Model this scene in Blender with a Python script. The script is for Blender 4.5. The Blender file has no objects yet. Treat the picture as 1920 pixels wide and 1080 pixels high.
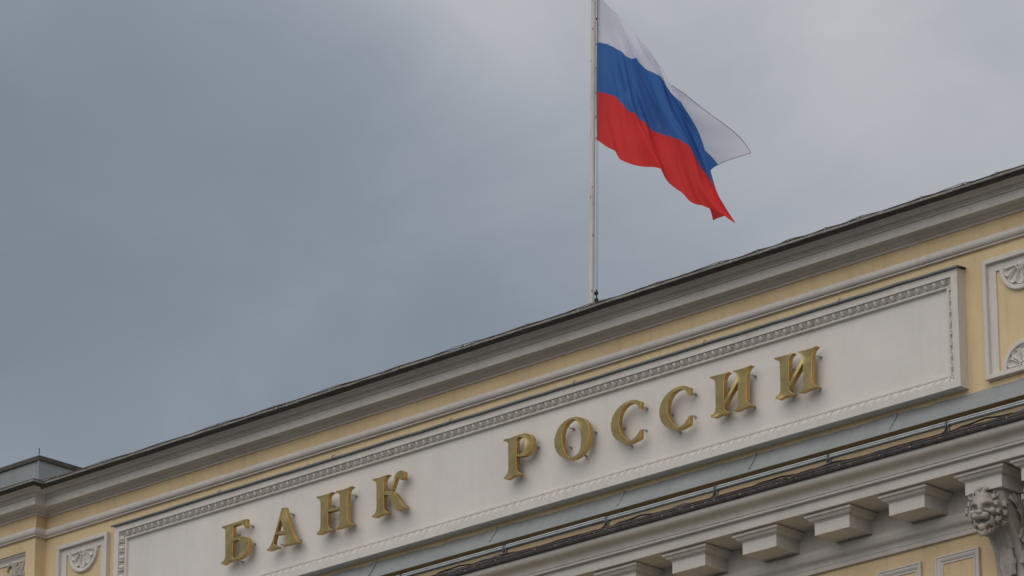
import bpy, bmesh, math, random
from mathutils import Vector, Matrix
random.seed(7)
R = math.radians
sc = bpy.context.scene
col = sc.collection

# ------------------------------------------------------------------ camera
cam_d = bpy.data.cameras.new('camera'); cam = bpy.data.objects.new('camera', cam_d); col.objects.link(cam)
cam.location = (37.329, -39.020, 1.6)                 # eye height on the far pavement
PITCH, AZ = 20.262, 46.2685                           # up, and away from the facade direction
cam.rotation_euler = (R(90 + PITCH), 0, R(90 - AZ))
cam_d.sensor_width = 36; cam_d.lens = 159.375
cam_d.clip_start = 1; cam_d.clip_end = 5000
sc.camera = cam

# ------------------------------------------------------------------ sky and sun
SUN_EL, SUN_AZ = 44, 172                              # soft light through cloud, from in front of the facade
world = bpy.data.worlds.new('World'); sc.world = world; world.use_nodes = True
nt = world.node_tree; nt.nodes.clear()
N = nt.nodes.new; L = nt.links.new
out = N('ShaderNodeOutputWorld'); bg = N('ShaderNodeBackground')
sky = N('ShaderNodeTexSky'); sky.sky_type = 'NISHITA'; sky.sun_disc = False
sky.sun_elevation = R(SUN_EL); sky.sun_rotation = R(SUN_AZ)
sk = N('ShaderNodeVectorMath'); sk.operation = 'SCALE'; sk.inputs['Scale'].default_value = 0.07
L(sky.outputs[0], sk.inputs[0])
tc = N('ShaderNodeTexCoord'); mp = N('ShaderNodeMapping'); mp.inputs['Location'].default_value = (-9.998, 3.952, -13.644)
mp.inputs['Scale'].default_value = (1, 1, 1.5)
L(tc.outputs['Generated'], mp.inputs['Vector'])
nz = N('ShaderNodeTexNoise'); nz.inputs['Scale'].default_value = 3.5; nz.inputs['Detail'].default_value = 3.5
nz.inputs['Roughness'].default_value = 0.42; nz.inputs['Distortion'].default_value = 0.25
L(mp.outputs[0], nz.inputs['Vector'])
rp = N('ShaderNodeValToRGB'); e = rp.color_ramp.elements
e[0].position = 0.25; e[0].color = (0.164, 0.193, 0.228, 1)
e[1].position = 0.74; e[1].color = (0.640, 0.640, 0.645, 1)
for p_, c_ in ((0.38, (0.224, 0.257, 0.297)), (0.46, (0.302, 0.331, 0.370)), (0.54, (0.412, 0.425, 0.452))):
    q_ = e.new(p_); q_.color = (*c_, 1)
# finer cloud mottling on top of the broad masses
n2 = N('ShaderNodeTexNoise'); n2.inputs['Scale'].default_value = 13; n2.inputs['Detail'].default_value = 6; n2.inputs['Roughness'].default_value = 0.55
n2.inputs['Distortion'].default_value = 0.6; L(mp.outputs[0], n2.inputs['Vector'])
ad = N('ShaderNodeMath'); ad.operation = 'MULTIPLY_ADD'; ad.inputs[1].default_value = 0.17; L(n2.outputs['Fac'], ad.inputs[0])
sb_ = N('ShaderNodeMath'); sb_.operation = 'SUBTRACT'; sb_.inputs[1].default_value = 0.088; L(nz.outputs['Fac'], sb_.inputs[0]); L(sb_.outputs[0], ad.inputs[2])
L(ad.outputs[0], rp.inputs[0])

# an overcast sky is brighter overhead than at the horizon
sp = N('ShaderNodeSeparateXYZ'); L(tc.outputs['Generated'], sp.inputs[0])
mr = N('ShaderNodeMapRange'); mr.inputs['From Min'].default_value = 0.0; mr.inputs['From Max'].default_value = 1.0
mr.inputs['To Min'].default_value = 0.93; mr.inputs['To Max'].default_value = 1.50
L(sp.outputs['Z'], mr.inputs['Value'])
cl = N('ShaderNodeVectorMath'); cl.operation = 'SCALE'; L(rp.outputs[0], cl.inputs[0]); L(mr.outputs[0], cl.inputs['Scale'])
mx = N('ShaderNodeMix'); mx.data_type = 'RGBA'; mx.inputs['Factor'].default_value = 0.92
L(sk.outputs[0], mx.inputs['A']); L(cl.outputs[0], mx.inputs['B'])
L(mx.outputs['Result'], bg.inputs['Color']); bg.inputs['Strength'].default_value = 1.0
L(bg.outputs[0], out.inputs['Surface'])

sun_d = bpy.data.lights.new('sun', 'SUN'); sun_d.energy = 1.55; sun_d.angle = R(80); sun_d.color = (1.0, 0.93, 0.84)
sun = bpy.data.objects.new('sun', sun_d); col.objects.link(sun)
sd = Vector((math.sin(R(SUN_AZ)) * math.cos(R(SUN_EL)), math.cos(R(SUN_AZ)) * math.cos(R(SUN_EL)), math.sin(R(SUN_EL))))
sun.rotation_euler = sd.to_track_quat('Z', 'Y').to_euler(); sun.location = (0, -30, 60)

vs = sc.view_settings
vs.view_transform = 'Standard'; vs.look = 'None'; vs.exposure = 0.0; vs.gamma = 1.0; vs.use_curve_mapping = False
sc.render.engine = 'CYCLES'

# ------------------------------------------------------------------ materials
def mat(name, base, var=0.06, scale=3.0, rough=0.8, metallic=0.0, bump=0.0, bscale=60, streak=0.0, spots=None, spec=0.3, stretch=(1, 1, 1)):
    m = bpy.data.materials.new(name); m.use_nodes = True
    t = m.node_tree; b = t.nodes['Principled BSDF']
    b.inputs['Roughness'].default_value = rough; b.inputs['Metallic'].default_value = metallic
    b.inputs['Specular IOR Level'].default_value = spec
    c = t.nodes.new('ShaderNodeTexCoord'); mpn = t.nodes.new('ShaderNodeMapping'); mpn.inputs['Scale'].default_value = stretch
    t.links.new(c.outputs['Object'], mpn.inputs[0])
    def noise(s, d=5, r=0.6, src=None):
        n = t.nodes.new('ShaderNodeTexNoise'); n.inputs['Scale'].default_value = s; n.inputs['Detail'].default_value = d
        n.inputs['Roughness'].default_value = r; t.links.new(src or mpn.outputs[0], n.inputs['Vector']); return n.outputs['Fac']
    def ramp(fac, lo, hi, c0, c1):
        r_ = t.nodes.new('ShaderNodeValToRGB'); r_.color_ramp.elements[0].position = lo; r_.color_ramp.elements[1].position = hi
        r_.color_ramp.elements[0].color = (*c0, 1); r_.color_ramp.elements[1].color = (*c1, 1); t.links.new(fac, r_.inputs[0]); return r_.outputs[0]
    def mult(a, b2, f=1.0):
        q = t.nodes.new('ShaderNodeMix'); q.data_type = 'RGBA'; q.blend_type = 'MULTIPLY'; q.inputs['Factor'].default_value = f
        t.links.new(a, q.inputs['A']); t.links.new(b2, q.inputs['B']); return q.outputs['Result']
    lo = tuple(max(0, x * (1 - var)) for x in base); hi = tuple(min(1, x * (1 + var)) for x in base)
    colr = ramp(noise(scale), 0.32, 0.68, lo, hi)
    colr = mult(colr, ramp(noise(scale * 9, 3), 0.3, 0.7, (1 - var * .7,) * 3, (1, 1, 1)))
    if streak:                                                     # rain-washed vertical dirt
        m2 = t.nodes.new('ShaderNodeMapping'); m2.inputs['Scale'].default_value = (9, 9, 0.55)
        t.links.new(c.outputs['Object'], m2.inputs[0])
        colr = mult(colr, ramp(noise(1.0, 6, 0.65, m2.outputs[0]), 0.50, 0.72, (1, 1, 1), (1 - streak, 1 - streak * 1.1, 1 - streak * 1.25)))
    if spots:
        sc_, lo_, hi_, cc = spots
        q = t.nodes.new('ShaderNodeMix'); q.data_type = 'RGBA'
        f = ramp(noise(sc_, 4, 0.6), lo_, hi_, (0, 0, 0), (1, 1, 1)); t.links.new(f, q.inputs['Factor'])
        t.links.new(colr, q.inputs['A']); q.inputs['B'].default_value = (*cc, 1); colr = q.outputs['Result']
    t.links.new(colr, b.inputs['Base Color'])
    if bump:
        bn = t.nodes.new('ShaderNodeBump'); bn.inputs['Strength'].default_value = bump; bn.inputs['Distance'].default_value = 0.055 if metallic == 1.0 else 0.01
        t.links.new(noise(bscale, 0 if metallic == 1.0 else 4, 0.6), bn.inputs['Height']); t.links.new(bn.outputs[0], b.inputs['Normal'])
    if metallic or rough < .6:
        rr = t.nodes.new('ShaderNodeMapRange'); rr.inputs['To Min'].default_value = rough * .75; rr.inputs['To Max'].default_value = min(1, rough * 1.25)
        t.links.new(noise(scale * 3), rr.inputs['Value']); t.links.new(rr.outputs[0], b.inputs['Roughness'])
    return m

M = {}
M['white'] = mat('painted_stucco_white', (0.645, 0.610, 0.570), .06, 1.3, .85, bump=.10, bscale=45, streak=.10)
M['field'] = mat('panel_stucco_white', (0.690, 0.660, 0.625), .05, 0.9, .85, bump=.08, bscale=40, streak=.035, spots=(7.0, .70, .80, (0.52, 0.49, 0.455)))
M['worn'] = mat('worn_plaster', (0.645, 0.605, 0.565), .07, 9, .9, bump=.25, bscale=70, spots=(28, .62, .74, (0.50, 0.45, 0.41)))
M['yellow'] = mat('yellow_stucco', (0.695, 0.545, 0.330), .06, 1.1, .88, bump=.14, bscale=40, streak=.12)
M['stone'] = mat('carved_plaster', (0.44, 0.405, 0.37), .14, 9, .85, bump=.35, bscale=60, spots=(16, .62, .8, (0.27, 0.24, 0.22)))
M['zinc'] = mat('grey_sheet_metal', (0.285, 0.30, 0.305), .08, 1.2, .5, metallic=.25, bump=.10, bscale=6, streak=.12, spots=(20, .72, .78, (0.50, 0.49, 0.45)))
M['flash'] = mat('dark_zinc_flashing', (0.16, 0.185, 0.20), .12, 3, .42, metallic=.5, bump=.10, bscale=9)
M['gutter'] = mat('weathered_gutter_metal', (0.27, 0.265, 0.245), .25, 7, .6, metallic=.1, bump=.3, bscale=12, spots=(10, .62, .72, (0.10, 0.065, 0.045)))
M['dark'] = mat('dark_metal_underside', (0.085, 0.080, 0.068), .25, 5, .7, bump=.2, bscale=15, spots=(9, .62, .75, (0.10, 0.06, 0.04)))
M['rust'] = mat('rusty_dark_flashing', (0.080, 0.073, 0.068), .35, 9, .65, bump=.25, bscale=30, spots=(11, .62, .72, (0.15, 0.085, 0.06)))
M['soffit_shade'] = mat('shade_brown_plaster', (0.21, 0.15, 0.08), .2, 4, .9)  # yellow stucco darkened to brown: the skirt's shade painted into the colour
M['clip'] = mat('bright_clip_metal', (0.33, 0.33, 0.31), .2, 30, .5, metallic=.4)
M['steel'] = mat('polished_tube_metal', (0.46, 0.48, 0.49), .10, 6, .5, metallic=.5)
M['black'] = mat('black_plastic', (0.028, 0.028, 0.030), .2, 9, .5)
M['greycab'] = mat('grey_cable', (0.20, 0.215, 0.22), .2, 9, .55)
M['copper'] = mat('brown_wire', (0.16, 0.075, 0.055), .2, 9, .5)
M['brass'] = mat('brass', (0.50, 0.375, 0.158), .14, .8, .20, metallic=1.0, bump=1.0, bscale=3.2)
M['brass_side'] = mat('brass_edge', (0.56, 0.36, 0.13), .14, 6, .42, metallic=1.0, spots=(9, .60, .75, (0.26, 0.13, 0.05)))
M['pin'] = mat('steel_pin', (0.42, 0.43, 0.43), .15, 20, .35, metallic=.9)
M['pole'] = mat('painted_pole', (0.60, 0.58, 0.54), .10, 4, .5, spots=(9, .63, .68, (0.20, 0.10, 0.05)), stretch=(2.2, 2.2, 1), streak=.15)
M['roof'] = mat('roof_sheet', (0.16, 0.17, 0.17), .15, 2, .5, metallic=.4)
M['ground'] = mat('asphalt', (0.085, 0.081, 0.076), .2, .6, .9)
M['pave'] = mat('pavement', (0.11, 0.105, 0.10), .12, .9, .85)

def cloth(name, base):
    m = bpy.data.materials.new(name); m.use_nodes = True
    t = m.node_tree; t.nodes.clear()
    o = t.nodes.new('ShaderNodeOutputMaterial'); d = t.nodes.new('ShaderNodeBsdfDiffuse'); tr = t.nodes.new('ShaderNodeBsdfTranslucent')
    mx_ = t.nodes.new('ShaderNodeMixShader'); mx_.inputs[0].default_value = 0.42
    c = t.nodes.new('ShaderNodeTexCoord'); n = t.nodes.new('ShaderNodeTexNoise'); n.inputs['Scale'].default_value = 2.5; n.inputs['Detail'].default_value = 3
    r_ = t.nodes.new('ShaderNodeValToRGB')
    r_.color_ramp.elements[0].position = .3; r_.color_ramp.elements[1].position = .7
    r_.color_ramp.elements[0].color = (*[x * .93 for x in base], 1); r_.color_ramp.elements[1].color = (*base, 1)
    t.links.new(c.outputs['Object'], n.inputs['Vector']); t.links.new(n.outputs['Fac'], r_.inputs[0])
    t.links.new(r_.outputs[0], d.inputs['Color']); t.links.new(r_.outputs[0], tr.inputs['Color'])
    t.links.new(d.outputs[0], mx_.inputs[1]); t.links.new(tr.outputs[0], mx_.inputs[2]); t.links.new(mx_.outputs[0], o.inputs['Surface'])
    return m
M['f_white'] = cloth('white_cloth', (0.90, 0.905, 1.0))
M['f_blue'] = cloth('blue_cloth', (0.085, 0.215, 0.56))
M['f_red'] = cloth('red_cloth', (0.92, 0.080, 0.080))
M['f_hem'] = cloth('hem_thread', (0.45, 0.44, 0.50))

# ------------------------------------------------------------------ helpers
def tag(o, label=None, cat=None, group=None, kind=None):
    if label: o['label'] = label
    if cat: o['category'] = cat
    if group: o['group'] = group
    if kind: o['kind'] = kind
    return o
def empty(name, loc=(0, 0, 0)):
    o = bpy.data.objects.new(name, None); col.objects.link(o); o.location = loc; return o
def link(name, me, parent=None, loc=None):
    o = bpy.data.objects.new(name, me); col.objects.link(o)
    if loc is not None: o.location = loc
    if parent is not None: o.parent = parent
    return o
def mk(name, verts, faces, m, parent=None, smooth=None, loc=None):
    me = bpy.data.meshes.new(name); me.from_pydata([tuple(v) for v in verts], [], faces)
    bm = bmesh.new(); bm.from_mesh(me); bmesh.ops.recalc_face_normals(bm, faces=bm.faces); bm.to_mesh(me); bm.free()
    if smooth is not None:
        for p in me.polygons: p.use_smooth = True
        me.set_sharp_from_angle(angle=R(smooth))
    me.materials.append(M[m] if isinstance(m, str) else m); me.update()
    return link(name, me, parent, loc)
class B:                                                           # collects pieces of ONE part
    def __init__(s): s.v = []; s.f = []
    def add(s, v, f):
        k = len(s.v); s.v += [tuple(p) for p in v]; s.f += [tuple(i + k for i in q) for q in f]; return s
    def box(s, x0, x1, y0, y1, z0, z1):
        v = [(x, y, z) for z in (z0, z1) for y in (y0, y1) for x in (x0, x1)]
        return s.add(v, [(0, 2, 3, 1), (4, 5, 7, 6), (0, 1, 5, 4), (2, 6, 7, 3), (0, 4, 6, 2), (1, 3, 7, 5)])
    def tube(s, pts, r, n=8, cap=True):
        pts = [Vector(p) for p in pts]; rs = r if isinstance(r, (list, tuple)) else [r] * len(pts)
        vs_, fs = [], []
        ref = None
        for i, p in enumerate(pts):
            t = (pts[min(i + 1, len(pts) - 1)] - pts[max(i - 1, 0)]).normalized()
            if ref is None: ref = t.orthogonal().normalized()
            a = (ref - t * ref.dot(t)).normalized(); b = t.cross(a); ref = a
            for k in range(n):
                w = 2 * math.pi * k / n; vs_.append(p + (a * math.cos(w) + b * math.sin(w)) * rs[i])
        for i in range(len(pts) - 1):
            for k in range(n): fs.append((i * n + k, i * n + (k + 1) % n, (i + 1) * n + (k + 1) % n, (i + 1) * n + k))
        if cap: fs += [tuple(range(n))[::-1], tuple((len(pts) - 1) * n + k for k in range(n))]
        return s.add(vs_, fs)
    def ell(s, c, r, nu=10, nv=6, rot=None):
        v = []
        for j in range(nv + 1):
            ph = math.pi * j / nv - math.pi / 2
            for i in range(nu):
                th = 2 * math.pi * i / nu
                p = Vector((r[0] * math.cos(ph) * math.cos(th), r[1] * math.cos(ph) * math.sin(th), r[2] * math.sin(ph)))
                if rot is not None: p = rot @ p
                v.append(Vector(c) + p)
        return s.add(v, [(j * nu + i, j * nu + (i + 1) % nu, (j + 1) * nu + (i + 1) % nu, (j + 1) * nu + i) for j in range(nv) for i in range(nu)])
    def done(s, name, m, parent=None, smooth=None, loc=None): return mk(name, s.v, s.f, m, parent, smooth, loc)

PIL = 0.19                                                         # the end bays stand forward by this much
XL, XR = -8.94, 9.60
PATH = [(-19.0, PIL, 0), (XL, PIL, 1), (XL, 0, 1), (XR, 0, -1), (XR, PIL, -1), (15.0, PIL, 0)]
PATH_LOW = [(-19.0, 0, 0), (15.0, 0, 0)]
def sweep(name, prof, m, parent, path=PATH, smooth=25, step=None, jit=0.0):
    pts = []
    for (x0, b0, s0), (x1, b1, s1) in zip(path[:-1], path[1:]):
        pts.append((x0, b0, s0))
        if step and abs(x1 - x0) > step:
            n = int(abs(x1 - x0) / step)
            for i in range(1, n): pts.append((x0 + (x1 - x0) * i / n, b0, 0))
    pts.append(path[-1])
    v, f = [], []; k = len(prof)
    for x, b, s in pts:
        j1, j2 = random.gauss(0, jit), random.gauss(0, jit)
        for d, z in prof: v.append((x + s * d, -(b + d) + j1, z + j2))
    for i in range(len(pts) - 1):
        for j in range(k - 1): f.append((i * k + j, (i + 1) * k + j, (i + 1) * k + j + 1, i * k + j + 1))
    return mk(name, v, f, m, parent, smooth)
def frame(name, x0, x1, z0, z1, prof, m, parent, base=0.0, smooth=25, sides='tlbr'):
    v, f = [], []; k = len(prof)
    for cx, cz, sx, sz in ((x0, z0, 1, 1), (x1, z0, -1, 1), (x1, z1, -1, -1), (x0, z1, 1, -1)):
        for i, d in prof: v.append((cx + sx * i, -(base + d), cz + sz * i))
    for c, nm in zip(range(4), 'brtl'):
        if nm not in sides: continue
        n = (c + 1) % 4
        for j in range(k - 1): f.append((c * k + j, n * k + j, n * k + j + 1, c * k + j + 1))
    return mk(name, v, f, m, parent, smooth)
def arcpts(p0, p1, bulge, n=8):                                    # a hollow or swelling curve between two (d, z) points
    (a, b), (c, d) = p0, p1
    mx_, mz_ = (a + c) / 2, (b + d) / 2; nx, nz_ = -(d - b), (c - a); ll = math.hypot(nx, nz_)
    cx, cz = mx_ + nx / ll * bulge * ll * 2, mz_ + nz_ / ll * bulge * ll * 2
    return [((1 - t) ** 2 * a + 2 * t * (1 - t) * cx + t * t * c, (1 - t) ** 2 * b + 2 * t * (1 - t) * cz + t * t * d) for t in [i / n for i in range(n + 1)]]
def scurve(p0, p1, amt=.25, n=6):                                  # cyma: two opposed arcs
    mid = ((p0[0] + p1[0]) / 2, (p0[1] + p1[1]) / 2)
    return arcpts(p0, mid, amt, n)[:-1] + arcpts(mid, p1, -amt, n)

# ---- traced outlines in metres (letters: x, z from the lower left corner; flag: cloth nodes, hoist to fly)
LETTERS = [('be',-5.121,18.884,[[(0.0,0.5349),(0.4777,0.5409),(0.4775,0.4085),(0.4585,0.4141),(0.4387,0.4468),(0.4149,0.4743),(0.3851,0.4927),(0.343,0.4995),(0.2236,0.493),(0.2292,0.312),(0.2856,0.3179),(0.3483,0.3225),(0.4218,0.3136),(0.4798,0.2945),(0.5172,0.2657),(0.5382,0.2254),(0.5418,0.1725),(0.5269,0.1124),(0.4917,0.0699),(0.4405,0.039),(0.3784,0.0222),(0.3158,0.0189),(0.2003,0.0281),(0.1167,0.0195),(0.049,0.0),(0.0031,0.0185),(0.011,0.0363),(0.0503,0.0558),(0.0727,0.0787),(0.0819,0.1202),(0.0709,0.4634),(0.0617,0.4856),(0.0433,0.5009),(0.0018,0.5135)],[(0.2221,0.2701),(0.25,0.2851),(0.2866,0.2886),(0.3234,0.2822),(0.3585,0.2636),(0.3847,0.2281),(0.3955,0.1811),(0.3906,0.1374),(0.3659,0.0904),(0.3302,0.0591),(0.2888,0.0454),(0.2362,0.0535),(0.2219,0.0759)]]),('a',-4.243,18.888,[[(0.2718,0.5398),(0.3388,0.5356),(0.3631,0.4694),(0.4046,0.3677),(0.4481,0.2657),(0.4966,0.1666),(0.545,0.0677),(0.5681,0.0392),(0.6126,0.0106),(0.6139,0.0),(0.5055,0.0082),(0.393,0.0114),(0.315,0.0146),(0.3148,0.0235),(0.3534,0.0345),(0.3765,0.0533),(0.377,0.0776),(0.3479,0.1732),(0.1583,0.1915),(0.1355,0.1177),(0.1343,0.0847),(0.1556,0.0579),(0.2182,0.0247),(0.2185,0.0113),(0.1362,0.0109),(0.0643,0.0032),(0.0,0.0145),(0.0017,0.029),(0.0528,0.0478),(0.0848,0.084),(0.1143,0.1371),(0.1707,0.266)],[(0.2521,0.3858),(0.2871,0.304),(0.3159,0.2223),(0.1841,0.2275),(0.2112,0.2944)]]),('en',-3.315,18.912,[[(0.0,0.5248),(0.1187,0.5208),(0.2098,0.5193),(0.2984,0.5263),(0.2986,0.5166),(0.2584,0.5108),(0.2326,0.4884),(0.2192,0.4508),(0.2192,0.3014),(0.4357,0.2983),(0.433,0.437),(0.4204,0.4677),(0.3969,0.4862),(0.3564,0.501),(0.3559,0.5239),(0.4918,0.516),(0.5721,0.5166),(0.657,0.5272),(0.6572,0.5169),(0.6144,0.5014),(0.5889,0.4725),(0.5758,0.424),(0.5794,0.1118),(0.5941,0.0736),(0.6256,0.0397),(0.673,0.0128),(0.6712,0.0),(0.5812,0.0077),(0.5012,0.0102),(0.4211,0.0047),(0.3588,0.01),(0.3607,0.0199),(0.4084,0.0418),(0.4299,0.0746),(0.4324,0.2609),(0.2199,0.2689),(0.2233,0.097),(0.2371,0.0625),(0.2699,0.0357),(0.3084,0.0179),(0.3056,0.0082),(0.2199,0.0148),(0.1494,0.0138),(0.0689,0.0016),(0.008,0.0132),(0.0097,0.026),(0.0558,0.0456),(0.0772,0.0843),(0.082,0.1457),(0.0761,0.4269),(0.0662,0.4622),(0.0404,0.4878),(0.0015,0.5038)]]),('ka',-2.288,18.919,[[(0.0071,0.5301),(0.1231,0.5232),(0.2121,0.5253),(0.2969,0.5283),(0.297,0.518),(0.2577,0.5078),(0.2324,0.4828),(0.2191,0.4435),(0.2191,0.3064),(0.2743,0.3059),(0.3186,0.3012),(0.3412,0.3086),(0.3585,0.3397),(0.3717,0.3805),(0.3858,0.4283),(0.4021,0.4647),(0.4243,0.4962),(0.4583,0.5228),(0.5073,0.5344),(0.5466,0.5249),(0.5812,0.5011),(0.5884,0.4704),(0.5751,0.4334),(0.548,0.4104),(0.5186,0.4089),(0.4909,0.4326),(0.4592,0.452),(0.4318,0.4413),(0.4107,0.4009),(0.3897,0.3546),(0.3705,0.3189),(0.3512,0.2919),(0.3927,0.2725),(0.4374,0.2336),(0.4723,0.1897),(0.5221,0.115),(0.562,0.0556),(0.6092,0.0221),(0.6094,0.0105),(0.5527,0.0142),(0.5087,0.0093),(0.4647,0.0073),(0.4253,0.0303),(0.3904,0.0712),(0.3632,0.1243),(0.3329,0.1854),(0.3048,0.2337),(0.275,0.2548),(0.2206,0.2653),(0.2229,0.1005),(0.2362,0.0627),(0.2701,0.0351),(0.3057,0.0201),(0.3029,0.0091),(0.2192,0.0156),(0.1502,0.0146),(0.0665,0.0),(0.0,0.0195),(0.0037,0.0347),(0.0509,0.0521),(0.0752,0.0832),(0.0853,0.1305),(0.081,0.423),(0.0705,0.4655),(0.0493,0.4899),(0.0084,0.5078)]]),('er',0.05,18.911,[[(0.0,0.5391),(0.1231,0.5316),(0.2169,0.5365),(0.2918,0.5428),(0.3478,0.5405),(0.3945,0.5312),(0.4457,0.5087),(0.4829,0.4774),(0.5042,0.4334),(0.5078,0.3758),(0.4937,0.3237),(0.4611,0.28),(0.4145,0.2494),(0.3614,0.2373),(0.2915,0.2432),(0.2224,0.2617),(0.2223,0.1175),(0.2316,0.0835),(0.2559,0.0532),(0.2988,0.0274),(0.2969,0.015),(0.2353,0.0217),(0.1606,0.0178),(0.0717,0.0),(0.0042,0.0193),(0.007,0.04),(0.0483,0.0606),(0.0717,0.0909),(0.082,0.1313),(0.0819,0.4482),(0.0724,0.4789),(0.048,0.4981),(0.001,0.5174)],[(0.2225,0.4767),(0.2431,0.5005),(0.2777,0.5068),(0.3179,0.494),(0.3459,0.4662),(0.3617,0.4234),(0.3635,0.3768),(0.3494,0.3303),(0.3214,0.299),(0.2822,0.2851),(0.2261,0.2893)]]),('o',0.919,18.921,[[(0.3685,0.5419),(0.2678,0.5463),(0.1759,0.5288),(0.0929,0.4844),(0.0327,0.4134),(0.0,0.3219),(0.0042,0.2361),(0.0406,0.1502),(0.1001,0.0874),(0.1732,0.0392),(0.2645,0.0045),(0.3466,0.0),(0.4288,0.0165),(0.5019,0.0581),(0.5569,0.1171),(0.5893,0.1938),(0.599,0.2758),(0.5906,0.3551),(0.5638,0.4176),(0.5141,0.4714),(0.4506,0.5144)],[(0.3226,0.5159),(0.2768,0.516),(0.2124,0.4885),(0.1588,0.4302),(0.1363,0.3542),(0.135,0.2768),(0.1511,0.1885),(0.1873,0.1064),(0.2373,0.0528),(0.2829,0.0334),(0.356,0.0365),(0.4109,0.0661),(0.4405,0.1226),(0.4511,0.2044),(0.4445,0.3044),(0.4223,0.394),(0.3881,0.4654),(0.3591,0.499)]]),('es',1.866,18.914,[[(0.4988,0.4931),(0.4438,0.5228),(0.3904,0.5396),(0.3189,0.5474),(0.2291,0.5357),(0.1479,0.5057),(0.0754,0.4597),(0.0251,0.3957),(0.0,0.3175),(0.0054,0.2323),(0.0361,0.1554),(0.0894,0.0943),(0.1606,0.0431),(0.223,0.0149),(0.2944,0.0),(0.3658,0.0017),(0.4372,0.0132),(0.4837,0.0282),(0.494,0.1335),(0.4816,0.1363),(0.4517,0.098),(0.4112,0.0636),(0.3663,0.0433),(0.3127,0.0348),(0.2726,0.0509),(0.2063,0.1162),(0.1622,0.1822),(0.1414,0.2498),(0.1368,0.3207),(0.151,0.3874),(0.1831,0.4429),(0.2285,0.4826),(0.2915,0.507),(0.3542,0.5076),(0.4005,0.4883),(0.4358,0.4549),(0.4647,0.4104),(0.4974,0.3902)]]),('i',4.504,18.912,[[(0.0,0.536),(0.1125,0.528),(0.2045,0.5256),(0.2965,0.527),(0.2962,0.5159),(0.2609,0.5022),(0.2362,0.4756),(0.2232,0.4357),(0.2188,0.1773),(0.4272,0.4188),(0.4286,0.4688),(0.4053,0.4841),(0.3603,0.5136),(0.3606,0.5239),(0.4703,0.5179),(0.5616,0.5178),(0.6512,0.5269),(0.6509,0.5152),(0.6157,0.4972),(0.5892,0.4637),(0.5786,0.416),(0.5713,0.1092),(0.583,0.077),(0.6158,0.0471),(0.6541,0.0254),(0.652,0.0135),(0.5649,0.0173),(0.4829,0.0147),(0.4114,0.0),(0.3571,0.0173),(0.3611,0.0282),(0.4108,0.0414),(0.4352,0.0666),(0.4399,0.1023),(0.4363,0.3558),(0.2318,0.1194),(0.2186,0.1034),(0.2267,0.066),(0.2597,0.036),(0.3004,0.0175),(0.2964,0.0051),(0.2087,0.0134),(0.1352,0.0108),(0.0549,0.0002),(0.0012,0.0232),(0.0035,0.039),(0.0537,0.0567),(0.0774,0.0837),(0.0842,0.128),(0.0829,0.4251),(0.0739,0.4674),(0.0514,0.4877),(0.0003,0.5135)]])]
FLAG_V = [0, 0.3333, 0.5, 0.6667, 0.8333, 1]
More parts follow.
